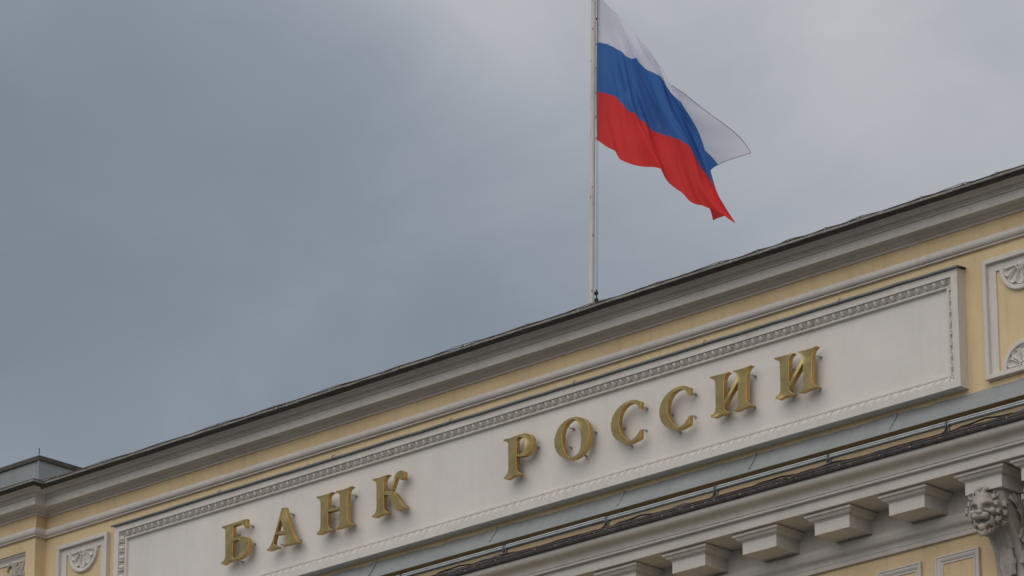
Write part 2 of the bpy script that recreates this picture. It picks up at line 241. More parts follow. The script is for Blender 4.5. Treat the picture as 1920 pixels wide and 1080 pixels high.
FLAG_GRID = [[(0.8,0.77,25.649),(0.838,0.81,25.563),(0.878,0.859,25.486),(0.925,0.909,25.412),(0.981,0.95,25.333),(1.047,0.979,25.247),(1.12,1.0,25.156),(1.189,1.021,25.064),(1.246,1.049,24.974),(1.291,1.09,24.892),(1.328,1.141,24.815),(1.363,1.193,24.74),(1.399,1.233,24.654),(1.445,1.262,24.562),(1.496,1.279,24.463),(1.546,1.29,24.359),(1.592,1.306,24.258),(1.63,1.479,24.204),(1.671,1.636,24.13),(1.718,1.781,24.045),(1.774,1.916,23.954),(1.841,2.044,23.865),(1.916,2.16,23.766),(1.986,2.255,23.642),(2.045,2.32,23.49)],[(0.794,0.764,24.932),(0.854,0.825,24.915),(0.909,0.888,24.891),(0.965,0.947,24.86),(1.03,0.997,24.824),(1.094,1.023,24.751),(1.163,1.042,24.674),(1.233,1.063,24.599),(1.297,1.098,24.537),(1.353,1.149,24.493),(1.402,1.212,24.46),(1.45,1.277,24.429),(1.475,1.306,24.348),(1.509,1.323,24.258),(1.554,1.334,24.168),(1.618,1.358,24.095),(1.677,1.387,24.024),(1.632,1.48,23.939),(1.596,1.564,23.848),(1.583,1.652,23.759),(1.579,1.73,23.665),(1.601,1.814,23.583),(1.639,1.896,23.502),(1.689,1.971,23.422),(1.739,2.028,23.325)],[(0.79,0.76,24.587),(0.859,0.83,24.557),(0.924,0.903,24.53),(0.983,0.965,24.474),(1.049,1.015,24.407),(1.125,1.053,24.332),(1.205,1.082,24.248),(1.284,1.112,24.168),(1.359,1.157,24.101),(1.421,1.214,24.042),(1.475,1.282,23.989),(1.528,1.351,23.936),(1.586,1.413,23.88),(1.654,1.462,23.814),(1.72,1.493,23.727),(1.788,1.522,23.639),(1.852,1.555,23.554),(1.78,1.622,23.524),(1.716,1.679,23.488),(1.661,1.726,23.446),(1.624,1.772,23.401),(1.613,1.825,23.355),(1.61,1.868,23.303),(1.627,1.912,23.256),(1.655,1.947,23.206)],[(0.787,0.757,24.246),(0.876,0.846,24.222),(0.954,0.931,24.168),(1.016,0.996,24.072),(1.084,1.049,23.968),(1.174,1.1,23.877),(1.275,1.149,23.793),(1.376,1.2,23.71),(1.467,1.26,23.633),(1.549,1.336,23.569),(1.623,1.423,23.513),(1.689,1.505,23.449),(1.732,1.552,23.333),(1.79,1.592,23.216),(1.857,1.624,23.096),(1.922,1.65,22.971),(1.983,1.68,22.849),(1.908,1.745,22.868),(1.843,1.8,22.882),(1.785,1.845,22.891),(1.737,1.88,22.894),(1.696,1.905,22.893),(1.664,1.92,22.887),(1.641,1.925,22.876),(1.626,1.92,22.86)],[(0.787,0.757,23.901),(0.871,0.842,23.859),(0.939,0.917,23.783),(1.006,0.987,23.698),(1.091,1.055,23.626),(1.186,1.112,23.549),(1.288,1.161,23.467),(1.388,1.212,23.387),(1.478,1.27,23.306),(1.554,1.341,23.231),(1.617,1.417,23.152),(1.677,1.493,23.071),(1.74,1.559,22.982),(1.81,1.611,22.882),(1.89,1.656,22.781),(1.979,1.704,22.689),(2.063,1.757,22.6),(1.983,1.816,22.629),(1.91,1.865,22.653),(1.847,1.904,22.672),(1.791,1.933,22.685),(1.747,1.953,22.689),(1.71,1.964,22.687),(1.683,1.965,22.68),(1.664,1.956,22.668)],[(0.788,0.758,23.568),(0.866,0.837,23.489),(0.947,0.925,23.428),(0.995,0.976,23.323),(1.088,1.052,23.261),(1.198,1.123,23.219),(1.314,1.186,23.168),(1.42,1.242,23.096),(1.496,1.288,22.982),(1.574,1.361,22.9),(1.642,1.441,22.82),(1.696,1.511,22.718),(1.776,1.595,22.656),(1.872,1.67,22.596),(1.973,1.735,22.527),(2.071,1.792,22.443),(2.164,1.853,22.36),(2.075,1.905,22.42),(1.996,1.946,22.476),(1.924,1.978,22.527),(1.861,1.999,22.568),(1.802,2.007,22.577),(1.753,2.005,22.582),(1.712,1.993,22.575),(1.682,1.973,22.558)]]

# ------------------------------------------------------------------ ground
g = B().add([(-600, -600, 0), (600, -600, 0), (600, 600, 0), (-600, 600, 0)], [(0, 1, 2, 3)]).done('ground', 'ground')
tag(g, kind='structure')
pv = B().box(-60, 60, -6.0, -0.4, -0.05, 0.13).done('pavement', 'pave'); tag(pv, kind='structure')

# ------------------------------------------------------------------ the bank
bank = empty('bank_building', (0, 0, 0))
tag(bank, 'pale yellow stucco bank building with white cornices and a long sign panel', 'building')
# walls
sweep('attic_wall', [(0, 16.2), (0, 20.62)], 'yellow', bank, path=PATH[1:])
GX0, GX1, GZ0, GZ1 = -10.642, -9.142, 18.5, 19.928                 # recessed relief panel in the left end bay
bw = B()
for a, b_, c, d in ((-19, GX0, 16.2, 20.62), (GX1, XL, 16.2, 20.62), (GX0, GX1, 16.2, GZ0), (GX0, GX1, GZ1, 20.62)):
    bw.add([(a, -PIL, c), (b_, -PIL, c), (b_, -PIL, d), (a, -PIL, d)], [(0, 1, 2, 3)])
bw.done('end_bay_wall', 'yellow', bank)
B().box(-19.0, 15.0, 0.05, 16, 0.0, 20.55).done('building_core', 'yellow', bank)
sweep('lower_wall', [(0.0, 0.0), (0.0, 16.74)], 'yellow', bank, path=[(-19.0, 0.001, 0), (15.0, 0.001, 0)])

# upper cornice
up = [(0, 20.410), (.025, 20.410), (.025, 20.439), (.035, 20.441)] + scurve((.037, 20.443), (.125, 20.482), -.18) + \
     [(.205, 20.482), (.208, 20.478), (.21, 20.482), (.21, 20.592), (.232, 20.592), (.235, 20.597), (.235, 20.614), (.252, 20.614), (.255, 20.619), (.255, 20.638), (.272, 20.639)] + \
     scurve((.275, 20.641), (.412, 20.664), -.16) + [(.425, 20.668)]
sweep('upper_cornice', up, 'white', bank)
sweep('gutter_underside', [(.410, 20.655), (.425, 20.656), (.450, 20.668), (.468, 20.684), (.478, 20.688)], 'dark', bank, step=.28, jit=.0012)
sweep('gutter', [(.478, 20.687), (.484, 20.690), (.486, 20.704), (.483, 20.714), (.484, 20.719)], 'gutter', bank, step=.23, jit=.002)
sweep('gutter_lip', [(.483, 20.718), (.491, 20.720), (.491, 20.727), (.470, 20.730), (.44, 20.722)], 'dark', bank, step=.23, jit=.002)
sweep('roof', [(.46, 20.722), (.0, 20.79), (-.6, 20.86), (-7, 21.5)], 'roof', bank)
st = B()
x = XL + .5
while x < 10:
    hgt = random.uniform(.015, .034)
    st.box(x, x + random.uniform(.008, .022), -.4895, -.482, 20.712 - hgt, 20.7175)
    if random.random() < .35: st.box(x + .05, x + .058, -.4895, -.482, 20.695, 20.7175)
    x += random.uniform(.17, .5)
x = XL - .3
while x > -10.6:
    st.box(x, x + random.uniform(.012, .03), -.4895 - PIL, -.482 - PIL, 20.695, 20.7175); x -= random.uniform(.17, .4)
tag(st.done('gutter_brackets', 'clip', bank), kind='stuff')
# torus moulding
tor = [(0, 20.228), (.008, 20.228)] + [(.010 + .066 * math.sin(a), 20.168 + .060 * math.cos(a)) for a in [R(154) * i / 16 for i in range(17)]] + [(.039, 20.112), (.040, 20.102), (.036, 20.098), (0, 20.098)]
sweep('torus_moulding', tor, 'white', bank, smooth=40)

# sign panel
PX0, PX1, PZ0, PZ1 = -7.341, 7.227, 18.459, 19.908
panel = frame('sign_panel', PX0, PX1, PZ0, PZ1, [(0, -.01), (0, .146), (.004, .150), (.094, .150), (.095, .132), (.098, .126), (.168, .088), (.170, .098), (.192, .098), (.196, .094), (.203, .055)], 'white', bank)
i_ = .202
fld = mk('panel_field', [(PX0 + i_, -.0555, PZ0 + i_), (PX1 - i_, -.0555, PZ0 + i_), (PX1 - i_, -.0555, PZ1 - i_), (PX0 + i_, -.0555, PZ1 - i_)], [(0, 1, 2, 3)], 'field', panel)
# egg-and-dart units set on the sloping band of the frame
def egg_mesh(name, soft):
    b = B(); vc = .036                                             # egg, its cup, half darts either side
    nv_, nu_ = 5, 14; vv, ff = [], []
    for j in range(nv_ + 1):
        a = math.pi / 2 * j / nv_
        for i in range(nu_):
            th = 2 * math.pi * i / nu_; r_ = math.cos(a) ** .75
            vv.append((.0305 * r_ * math.cos(th), vc + .042 * r_ * math.sin(th), .024 * soft * math.sin(a) ** .8 - .002))
    for j in range(nv_):
        for i in range(nu_): ff.append((j * nu_ + i, j * nu_ + (i + 1) % nu_, (j + 1) * nu_ + (i + 1) % nu_, (j + 1) * nu_ + i))
    b.add(vv, ff)
    rim = [(.0465 * math.cos(a), vc + .004 + .046 * math.sin(a), .008 * soft) for a in [math.pi * i / 10 for i in range(11)]]
    rim = [(.047, -.002, .010 * soft)] + rim + [(-.047, -.002, .010 * soft)]
    b.tube(rim, .0066, 5)
    for s in (-1, 1):
        b.add([(s * .0631, -.002, .020 * soft), (s * .0585, -.002, .002), (s * .0631, .080, .014 * soft), (s * .052, .080, .0)], [(0, 1, 3, 2)])
    o = b.done(name, 'white' if soft == 1 else 'worn', None, 50); me = o.data; bpy.data.objects.remove(o); return me
egg_me, egg_soft = egg_mesh('egg', 1.0), egg_mesh('egg_worn', .45)
def egg_run(p0, p1, vdir, n, me, parent):
    p0, p1, v = Vector(p0), Vector(p1), Vector(vdir).normalized()
    u = (p1 - p0).normalized(); nn = u.cross(v)
    if nn.y > 0: u = -u; nn = u.cross(v)
    m4 = Matrix((u, v, nn)).transposed().to_4x4()
    for i in range(n):
        o = link('egg', me, parent); w = m4.copy(); w.translation = p0 + (p1 - p0) * ((i + .5) / n); o.matrix_local = w @ Matrix.Rotation(random.gauss(0, .025), 4, 'Z') @ Matrix.Diagonal((1, random.uniform(.95, 1.03), random.uniform(.8, 1.1), 1))
ib, db = .098, -.126
NX = round((PX1 - PX0 - .34) / .1262); NZ = round((PZ1 - PZ0 - .28) / .1262)
for nm, p0, p1, vd, n, me in (
        ('top', (PX0 + .17, db, PZ1 - ib), (PX1 - .17, db, PZ1 - ib), (0, .038, -.070), NX, egg_me),
        ('bottom', (PX0 + .17, db, PZ0 + ib), (PX1 - .17, db, PZ0 + ib), (0, .038, .070), NX, egg_soft),
        ('left', (PX0 + ib, db, PZ0 + .12), (PX0 + ib, db, PZ1 - .12), (.070, .038, 0), NZ, egg_me),
        ('right', (PX1 - ib, db, PZ0 + .12), (PX1 - ib, db, PZ1 - .12), (-.070, .038, 0), NZ, egg_soft)):
    egg_run(p0, p1, vd, n, me, panel)
# metal flashing over the panel, sheet by sheet
cuts = [PX0 - .035, -5.224, -3.05, -.913, 1.231, 3.378, 5.494, PX1 + .03]
for k, (a, b_) in enumerate(zip(cuts[:-1], cuts[1:])):
    bb = B(); n = 8; P = [(0, 19.934), (.17, 19.925), (.183, 19.921), (.183, 19.900), (.176, 19.897), (.150, 19.906)]
    lift = random.uniform(-.003, .004)
    vv, ff = [], []
    for i in range(n + 1):
        xx = a + (b_ - a) * i / n + (.004 if i == 0 and k else 0); w = random.gauss(0, .0022) + lift * (1 - 2 * i / n)
        for d, z in P: vv.append((xx, -d, z + (w if d > .1 else 0)))
    q = len(P)
    for i in range(n):
        for j in range(q - 1): ff.append((i * q + j, (i + 1) * q + j, (i + 1) * q + j + 1, i * q + j + 1))
    ff += [tuple(range(q)), tuple(n * q + j for j in range(q))]
    o = mk('flashing_sheet', vv, ff, 'flash', bank)
    if k: B().tube([(a, -.184, 19.90), (a, -.192, 19.925), (a + .006, -.18, 19.948), (a + .02, -.16, 19.952)], .0065, 6).done('clip', 'greycab', o)

# wall frames beside the sign panel, with half rosettes
def rosette(cx, zc, up_sign, rad, parent, d0=.0):
    ro = B(); n = 26
    prof = [(rad, d0 - .002), (rad - .004, d0 + .040), (rad - .012, d0 + .046), (rad - .046, d0 + .046), (rad - .054, d0 + .040), (rad - .058, d0 + .012)]
    vv, ff = [], []
    for i in range(n + 1):
        a = math.pi * i / n
        for r_, d in prof: vv.append((cx + r_ * math.cos(a), -d, zc + up_sign * r_ * 1.04 * math.sin(a)))
    q = len(prof)
    for i in range(n):
        for j in range(q - 1): ff.append((i * q + j, (i + 1) * q + j, (i + 1) * q + j + 1, i * q + j + 1))
    k0 = len(vv); vv.append((cx, -(d0 + .012), zc)); vv += [(cx + (rad - .05) * math.cos(math.pi * i / n), -(d0 + .012), zc + up_sign * (rad - .05) * 1.04 * math.sin(math.pi * i / n)) for i in range(n + 1)]
    ff += [(k0, k0 + 1 + i, k0 + 2 + i) for i in range(n)]
    o = mk('rosette', vv, ff, 'white', parent, 35)
    Rp = rad - .064
    for k in range(5):                                             # five hollow petals round a boss
        a0 = math.pi * (k + .5) / 5; hw = math.pi / 10 * .96
        vv, ff = [], []; nr, na = 8, 8
        for i in range(nr + 1):
            t = i / nr; r_ = .040 + (Rp - .040) * t
            for j in range(na + 1):
                s = (j / na) * 2 - 1
                wid = hw * (1 - .12 * (1 - t)) * (1 if t < .8 else math.sqrt(max(.05, 1 - ((t - .8) / .22) ** 2)))
                a = a0 + s * wid
                h = .020 if abs(s) < .55 and .14 < t < .9 else .047
                if abs(s) == 1 or i == nr: h = .043
                vv.append((cx + r_ * math.cos(a), -(d0 + h), zc + up_sign * 1.04 * r_ * math.sin(a)))
        for i in range(nr):
            for j in range(na):
                ff.append((i * (na + 1) + j, i * (na + 1) + j + 1, (i + 1) * (na + 1) + j + 1, (i + 1) * (na + 1) + j))
        # skirt down to the bed
        rim = [i * (na + 1) for i in range(nr + 1)] + [nr * (na + 1) + j for j in range(1, na + 1)] + [i * (na + 1) + na for i in range(nr - 1, -1, -1)]
        k1 = len(vv); vv += [(vv[r_][0], -(d0 + .01), vv[r_][2]) for r_ in rim]
        ff += [(rim[i], rim[i + 1], k1 + i + 1, k1 + i) for i in range(len(rim) - 1)]
        mk('petal', vv, ff, 'white', o, 30)
    bb = B(); bb.ell((cx, -(d0 + .03), zc + up_sign * .005), (.040, .020, .040), 12, 6); bb.done('boss', 'white', o, 60)
    return o
def wall_frame(x0, x1, z0, z1):
    fr = frame('wall_frame', x0, x1, z0, z1, [(0, -.01), (0, .066), (.006, .072), (.052, .072), (.058, .066), (.061, .022)], 'white', bank)
    a = .059
    B().box(x0 + a, x0 + .168, -.022, .02, z0 + a, z1 - a).done('flat_band', 'white', fr)
    B().box(x1 - .168, x1 - a, -.022, .02, z0 + a, z1 - a).done('flat_band', 'white', fr)
    B().box(x0 + .167, x1 - .167, -.0215, .02, z1 - .152, z1 - a).done('flat_band', 'white', fr)
    cx = (x0 + x1) / 2
    rosette(cx, z1 - .152, -1, .300, bank); rosette(cx, z0 + .07, 1, .300, bank)
    return fr
wall_frame(-8.636, -7.584, 18.475, 19.915)
wall_frame(7.522, 8.58, 18.475, 19.925)

# sheet-metal skirt under the sign panel
seams = [-8.9, -6.66, -4.52, -2.39, -.24, 1.912, 4.03, 6.18, 8.32, 10.4, 12.5]
for k, (a, b_) in enumerate(zip(seams[:-1], seams[1:])):
    vv, ff = [], []; n = 10
    P = [(-.01, 18.405), (.014, 18.400), (.030, 18.372), (.060, 18.320), (.155, 18.165), (.165, 18.146), (.165, 18.139), (.150, 18.141)]
    for i in range(n + 1):
        xx = a + (b_ - a) * i / n
        w = random.gauss(0, .0035); t_ = random.gauss(0, .006)
        for j, (d, z) in enumerate(P): vv.append((xx, -d - (w if 2 < j < 5 else 0), z + (t_ if j < 3 else 0)))
    q = len(P)
    for i in range(n):
        for j in range(q - 1): ff.append((i * q + j, (i + 1) * q + j, (i + 1) * q + j + 1, i * q + j + 1))
    o = mk('skirt_sheet', vv, ff, 'zinc', bank, 40)
    B().tube([(a, -.022, 18.40), (a + .004, -.072, 18.318), (a - .002, -.120, 18.236), (a - .006, -.142, 18.196)], [.016, .011, .009, .013], 6).done('seam', 'zinc', o)
B().box(-8.93, 13, -.148, .02, 18.142, 18.158).done('skirt_underside', 'soffit_shade', bank)  # shade beneath the skirt is put into this brown colour

# lower cornice
lo = [(0.0, 17.75), (.45, 17.70), (.86, 17.645)]
sweep('cornice_top', lo, 'zinc', bank, path=PATH_LOW)
sweep('cornice_lip', [(.855, 17.646), (.872, 17.640), (.876, 17.628), (.868, 17.618), (.874, 17.604), (.866, 17.580), (.850, 17.566), (.835, 17.566)], 'rust', bank, path=PATH_LOW, step=.5, jit=.0010)
lc = [(.838, 17.575), (.834, 17.562)] + scurve((.832, 17.560), (.692, 17.412), .16, 8) + [(.69, 17.404), (.68, 17.404), (.68, 17.376), (.676, 17.373), (.634, 17.371), (.63, 17.366), (.63, 17.254), (.627, 17.251), (.60, 17.251), (.085, 17.251), (.085, 16.972),
      (.128, 16.970), (.130, 16.966), (.130, 16.944), (.134, 16.940), (.134, 16.912)] + scurve((.130, 16.908), (.050, 16.790), .15, 7) + [(.050, 16.786), (.043, 16.785), (.043, 16.732), (.038, 16.729), (-.01, 16.729)]
sweep('lower_cornice', lc, 'white', bank, path=PATH_LOW)
lb = B(); x = -4.0
while x < 10.5:
    w_ = random.uniform(.006, .03); q_ = 17.60 + random.uniform(-.015, .02); lb.box(x, x + w_, -.880, -.866, q_, q_ + random.uniform(.008, .02)); x += random.uniform(.06, .5)
tag(lb.done('lip_clips', 'gutter', bank), kind='stuff')
# modillions
bb = B().box(-.2585, .2585, -.50, -.08, 17.005, 17.152); mo = bb.done('modillion', 'white'); mod_me = mo.data; bpy.data.objects.remove(mo)
def cap_mesh():
    P = [(0, 17.150), (.010, 17.151), (.010, 17.160)] + arcpts((.014, 17.162), (.058, 17.192), -.14, 5) + [(.062, 17.194), (.062, 17.204), (.080, 17.206), (.086, 17.210), (.086, 17.238), (.070, 17.2505)]
    vv, ff = [], []; q = len(P)
    for cx, cy, sx, sy in ((-.2585, -.085, -1, 0), (-.2585, -.50, -1, -1), (.2585, -.50, 1, -1), (.2585, -.085, 1, 0)):
        for d, z in P: vv.append((cx + sx * d, cy + sy * d, z))
    for c in range(3):
        for j in range(q - 1): ff.append((c * q + j, (c + 1) * q + j, (c + 1) * q + j + 1, c * q + j + 1))
    o = mk('cap', vv, ff, 'white', None, 25); me = o.data; bpy.data.objects.remove(o); return me
cap_me = cap_mesh()
MODX = [7.766 - 1.1005 * k for k in range(9)] + [8.558]
for xx in MODX:
    o = link('modillion', mod_me, bank, (xx, 0, 0)); link('cap', cap_me, o)
# frieze frames below
for x1 in (7.309, 6.472, 5.635, 4.80, 3.96):
    x0 = x1 - .627
    frame('frieze_frame', x0, x1, 15.7, 16.556, [(0, -.01), (0, .040), (.004, .044), (.018, .044), (.022, .040)] + [(.022 + a, .040 - b_) for a, b_ in arcpts((.002, .006), (.052, .034), -.12, 5)] + [(.078, .006), (.080, .014), (.094, .014), (.097, -.01)], 'white', bank)

# lion-headed consoles
def lion_head_mesh():                                              # clay masses fused into one carved head
    b = B()
    def el(c, r, rz=0, ry=0): b.ell(c, r, 16, 10, (Matrix.Rotation(R(rz), 3, 'Z') @ Matrix.Rotation(R(ry), 3, 'Y')))
    el((0, .0, .03), (.140, .15, .165)); el((0, -.080, .110), (.085, .062, .070)); el((0, -.125, .070), (.060, .045, .045)); el((0, -.150, .005), (.032, .048, .080))
    el((0, -.205, -.048), (.040, .022, .019)); el((0, -.170, -.082), (.036, .044, .030))
    el((0, -.110, -.168), (.056, .072, .024)); el((0, -.150, -.190), (.040, .034, .034)); el((0, -.120, -.225), (.034, .040, .034)); el((0, -.06, -.13), (.080, .06, .06))
    for s in (-1, 1):
        el((s * .064, -.132, .062), (.062, .036, .021), s * 24, s * 20); el((s * .034, -.160, .046), (.026, .024, .020))
        el((s * .044, -.170, -.080), (.047, .046, .037), s * 16); el((s * .100, -.098, -.030), (.040, .046, .038), 0, s * 35)
        el((s * .066, -.118, .020), (.019, .016, .012)); el((s * .070, -.128, -.030), (.040, .026, .015), s * 28, s * 24)
        el((s * .086, -.085, -.125), (.022, .048, .058)); el((s * .058, -.125, -.150), (.016, .036, .024))
        el((s * .132, -.035, .150), (.040, .026, .044), s * 25)
        for q, (hx, hy, hz) in enumerate(((.030, -.135, -.245), (.055, -.10, -.225), (.012, -.150, -.250), (.075, -.06, -.205))): el((s * hx, hy, hz), (.016, .018, .036), 0, s * (10 + 8 * q))
    o = b.done('lion_clay', 'stone')
    rm = o.modifiers.new('r', 'REMESH'); rm.mode = 'VOXEL'; rm.voxel_size = .0075
    sm = o.modifiers.new('s', 'SMOOTH'); sm.factor = .5; sm.iterations = 2
    dg = bpy.context.evaluated_depsgraph_get(); me = bpy.data.meshes.new_from_object(o.evaluated_get(dg)); bpy.data.objects.remove(o)
    for s in (-1, 1):                                              # hollow the ears and the nostrils
        for v in me.vertices:
            d = math.hypot(v.co.x - s * .134, v.co.z - .155)
            if v.co.y < -.02 and d < .028: v.co.y += .045 * (1 - (d / .028) ** 2)
            d = math.hypot((v.co.x - s * .064) * .8, v.co.z - .018)
            if v.co.y < -.09 and d < .026: v.co.y += .034 * (1 - (d / .026) ** 2)
            d = math.hypot(v.co.x - s * .026, v.co.z + .058)
            if v.co.y < -.19 and d < .010: v.co.y += .012 * (1 - (d / .010) ** 2)
    for p in me.polygons: p.use_smooth = True
    if not me.materials: me.materials.append(M['stone'])
    return me
lion_me = lion_head_mesh()
def curl_mesh():                                                   # one lock of mane: three strands sweeping out and hooking over
    b = B(); n = 10
    for k, (sh, ln, hk) in enumerate(((-.026, .085, -1), (.0, .105, 1), (.026, .088, 1))):
        pts, rr = [], []
        for i in range(n + 1):
            t = i / n
            pts.append((ln * t * (1 - .18 * t), -.020 * math.sin(math.pi * t) - .012 * (1 - t), sh * (1 - .3 * t) + hk * .034 * t * t * t + .006 * math.sin(7 * t + k)))
            rr.append(.0175 * math.sin(math.pi * (.18 + .78 * t)) ** .8 + .003)
        b.tube(pts, rr, 7)
    o = b.done('mane_lock', 'stone', None, 60); me = o.data; bpy.data.objects.remove(o); return me
lock_me = curl_mesh()
def leaf_mesh(h, w, lobes, thick):                                 # carved leaf: ribbed, scalloped, curling tip
    vv, ff = [], []; nu, nv = 12, 26
    for j in range(nv + 1):
        t = j / nv
        half = w * math.sin(math.pi * (.12 + .80 * t)) ** .8 * (1 - .16 * abs(math.sin(math.pi * lobes * t)))
        for i in range(nu + 1):
            s = i / nu * 2 - 1
            vv.append((s * half, -thick * (1 - s * s) - .012 * math.cos(s * 9) * (1 - t * .5) - .05 * max(0, t - .75), h * t + .03 * abs(s) * math.cos(math.pi * lobes * t)))
    for j in range(nv):
        for i in range(nu): ff.append((j * (nu + 1) + i, j * (nu + 1) + i + 1, (j + 1) * (nu + 1) + i + 1, (j + 1) * (nu + 1) + i))
    o = mk('leaf', vv, ff, 'stone', None, 50)
    me = o.data; bpy.data.objects.remove(o); return me
leaf_me = leaf_mesh(.40, .135, 5, .035); leaf_s = leaf_mesh(.26, .085, 4, .03)
def console(cx):
    # body: scroll bracket falling back to the wall
    P = [(.455, 17.003), (.45, 16.95), (.43, 16.88), (.395, 16.80), (.34, 16.72), (.275, 16.64), (.205, 16.56), (.15, 16.48), (.112, 16.40), (.088, 16.30), (.075, 16.2), (.070, 16.05), (.080, 15.9), (.10, 15.75), (.09, 15.62), (.0, 15.55)]
    vv, ff = [], []; n = 10
    for i in range(n + 1):
        s = i / n * 2 - 1
        for d, z in P:
            wv = .215 - .025 * max(0, min(1, (16.9 - z) / .5))
            vv.append((cx + s * wv, -(d * (1 - .10 * s ** 4) + .014 * math.cos(s * 8)), z))
    q = len(P)
    for i in range(n):
        for j in range(q - 1): ff.append((i * q + j, (i + 1) * q + j, (i + 1) * q + j + 1, i * q + j + 1))
    for e_ in (0, n):                                              # cheeks
        k = len(vv); vv += [(vv[e_ * q + j][0], .01, P[j][1]) for j in range(q)]
        for j in range(q - 1): ff.append((e_ * q + j, e_ * q + j + 1, k + j + 1, k + j))
    o = mk('lion_console', vv, ff, 'stone', bank, 40)
    h = link('lion_head', lion_me, o); h.matrix_local = Matrix.Translation((cx - .02, -.435, 16.790)) @ Matrix.Rotation(R(16), 4, 'Z') @ Matrix.Rotation(R(6), 4, 'X') @ Matrix.Scale(1.14, 4)
    rnd = random.Random(3)
    def lock(x, y, z, a, lean, sc_):                               # a: direction it sweeps, in the plane of the face
        l = link('mane_lock', lock_me, o)
        l.matrix_local = Matrix.Translation((cx + x, y, z)) @ Matrix.Rotation(-a, 4, 'Y') @ Matrix.Rotation(R(lean), 4, 'Z') @ Matrix.Scale(sc_, 4)
    for ring, nn, y0, sc0, lean in ((.176, 15, -.500, .70, 36), (.204, 14, -.415, .82, 54)):
        for k in range(nn):
            a = math.pi * 2 * (k + .35) / nn + .1 * ring
            if 4.30 < a < 5.12: continue
            if ring < .2 and abs(math.sin(a) - .76) < .10: continue            # the ears come through here
            lock(-.02 + ring * .98 * math.cos(a), y0 + .06 * math.cos(a) * -1 * (1 if math.cos(a) < 0 else -.3) * -.5 + rnd.uniform(-.012, .012) + .09 * max(0, -math.sin(a)), 16.790 + ring * 1.05 * math.sin(a), a + rnd.uniform(-.35, .35), lean, sc0 * rnd.uniform(.85, 1.15))
    for x, z, a in ((-.055, .20, 2.0), (0, .205, 1.5), (.055, .20, 1.1), (-.03, .165, 1.8), (.03, .165, 1.3)): lock(x, -.555 + abs(x) * .3, 16.785 + z, a, 8, .62)
    fan, ff = [], []; nr_, na_ = 8, 40                              # scalloped shell leaf fanning over the outer flank
    for i in range(nr_ + 1):
        for j in range(na_ + 1):
            th = math.pi * (-.35 + 1.15 * j / na_); sca = 1 - .09 * abs(math.sin(th * 7)) * (i / nr_)
            r_ = .205 * i / nr_ * sca
            fan.append((cx + .216 + .030 * math.sin(math.pi * (i / nr_) ** .8) + .008 * math.cos(th * 14) * i / nr_ + .012, -.205 + r_ * -math.cos(th) * -.95, 16.80 + r_ * math.sin(th)))
    for i in range(nr_):
        for j in range(na_): ff.append((i * (na_ + 1) + j, i * (na_ + 1) + j + 1, (i + 1) * (na_ + 1) + j + 1, (i + 1) * (na_ + 1) + j))
    mk('shell_leaf', fan, ff, 'stone', o, 60)
    for s in (-1, 1):
        # big fan leaf curling over the side scroll, smaller ones down the flank
        for (dy, dz, ang, me, scl) in ((-.12, 16.44, 30, leaf_s, 1.0), (-.07, 16.16, 14, leaf_s, 1.0), (-.03, 16.55, 20, leaf_s, 1.1)):
            if s < 0 and dz < 16.6: continue
            l = link('acanthus_leaf', me, o)
            l.matrix_local = Matrix.Translation((cx + s * (.218 - .025 * max(0, min(1, (16.9 - dz) / .5))), dy, dz)) @ Matrix.Rotation(R(90) * s, 4, 'Z') @ Matrix.Rotation(R(ang) * s, 4, 'Y') @ Matrix.Scale(scl, 4)
    for (dz, dd, tl) in ((16.36, .10, -22), (16.06, .085, -8), (15.74, .10, 2)):
        l = link('acanthus_leaf', leaf_me, o)
        l.matrix_local = Matrix.Translation((cx, -dd - .01, dz)) @ Matrix.Rotation(R(-tl), 4, 'X') @ Matrix.Scale(.95, 4)
    return o
console(7.766); console(8.558)

# relief panel on the left end bay: carved scrollwork in a sunk frame
rf = frame('relief_frame', GX0, GX1, GZ0, GZ1, [(0, 0), (.001, -.020), (.004, -.022), (.020, -.022), (.024, -.026)] + [(.024 + a, -.026 - b_) for a, b_ in arcpts((.004, .004), (.060, .036), .12, 5)] + [(.100, -.064), (.103, -.085)], 'white', bank, base=PIL)
mk('relief_ground', [(GX0 + .08, -PIL + .082, GZ0 + .08), (GX1 - .08, -PIL + .082, GZ0 + .08), (GX1 - .08, -PIL + .082, GZ1 - .08), (GX0 + .08, -PIL + .082, GZ1 - .08)], [(0, 1, 2, 3)], 'yellow', rf)
def relief(name, pts, r, dep=.125):
    b = B(); n = 24; P2 = [Vector((x, -dep, z)) for x, z in pts]; sm = []
    for i in range(len(P2) - 1):
        p0, p1, p2, p3 = P2[max(i - 1, 0)], P2[i], P2[i + 1], P2[min(i + 2, len(P2) - 1)]
        for k in range(6):
            t = k / 6; sm.append(.5 * (2 * p1 + (p2 - p0) * t + (2 * p0 - 5 * p1 + 4 * p2 - p3) * t * t + (3 * p1 - p0 - 3 * p2 + p3) * t ** 3))
    sm.append(P2[-1]); m_ = len(sm)
    rr = [r[0] + (r[1] - r[0]) * i / (m_ - 1) + .35 * r[0] * math.sin(math.pi * i / (m_ - 1)) for i in range(m_)]
    b.tube(sm, rr, 8); return b.done(name, 'stone', rf, 60)
relief('scroll', [(-9.600, 19.735), (-9.580, 19.785), (-9.552, 19.812), (-9.508, 19.818), (-9.469, 19.800), (-9.442, 19.765), (-9.42, 19.70), (-9.43, 19.60), (-9.50, 19.50)], (.016, .034))
relief('wing', [(-9.215, 19.845), (-9.235, 19.80), (-9.262, 19.755), (-9.285, 19.70), (-9.30, 19.62)], (.014, .05), .12)
relief('wing', [(-9.268, 19.812), (-9.300, 19.770), (-9.345, 19.735), (-9.37, 19.69)], (.010, .034), .13)
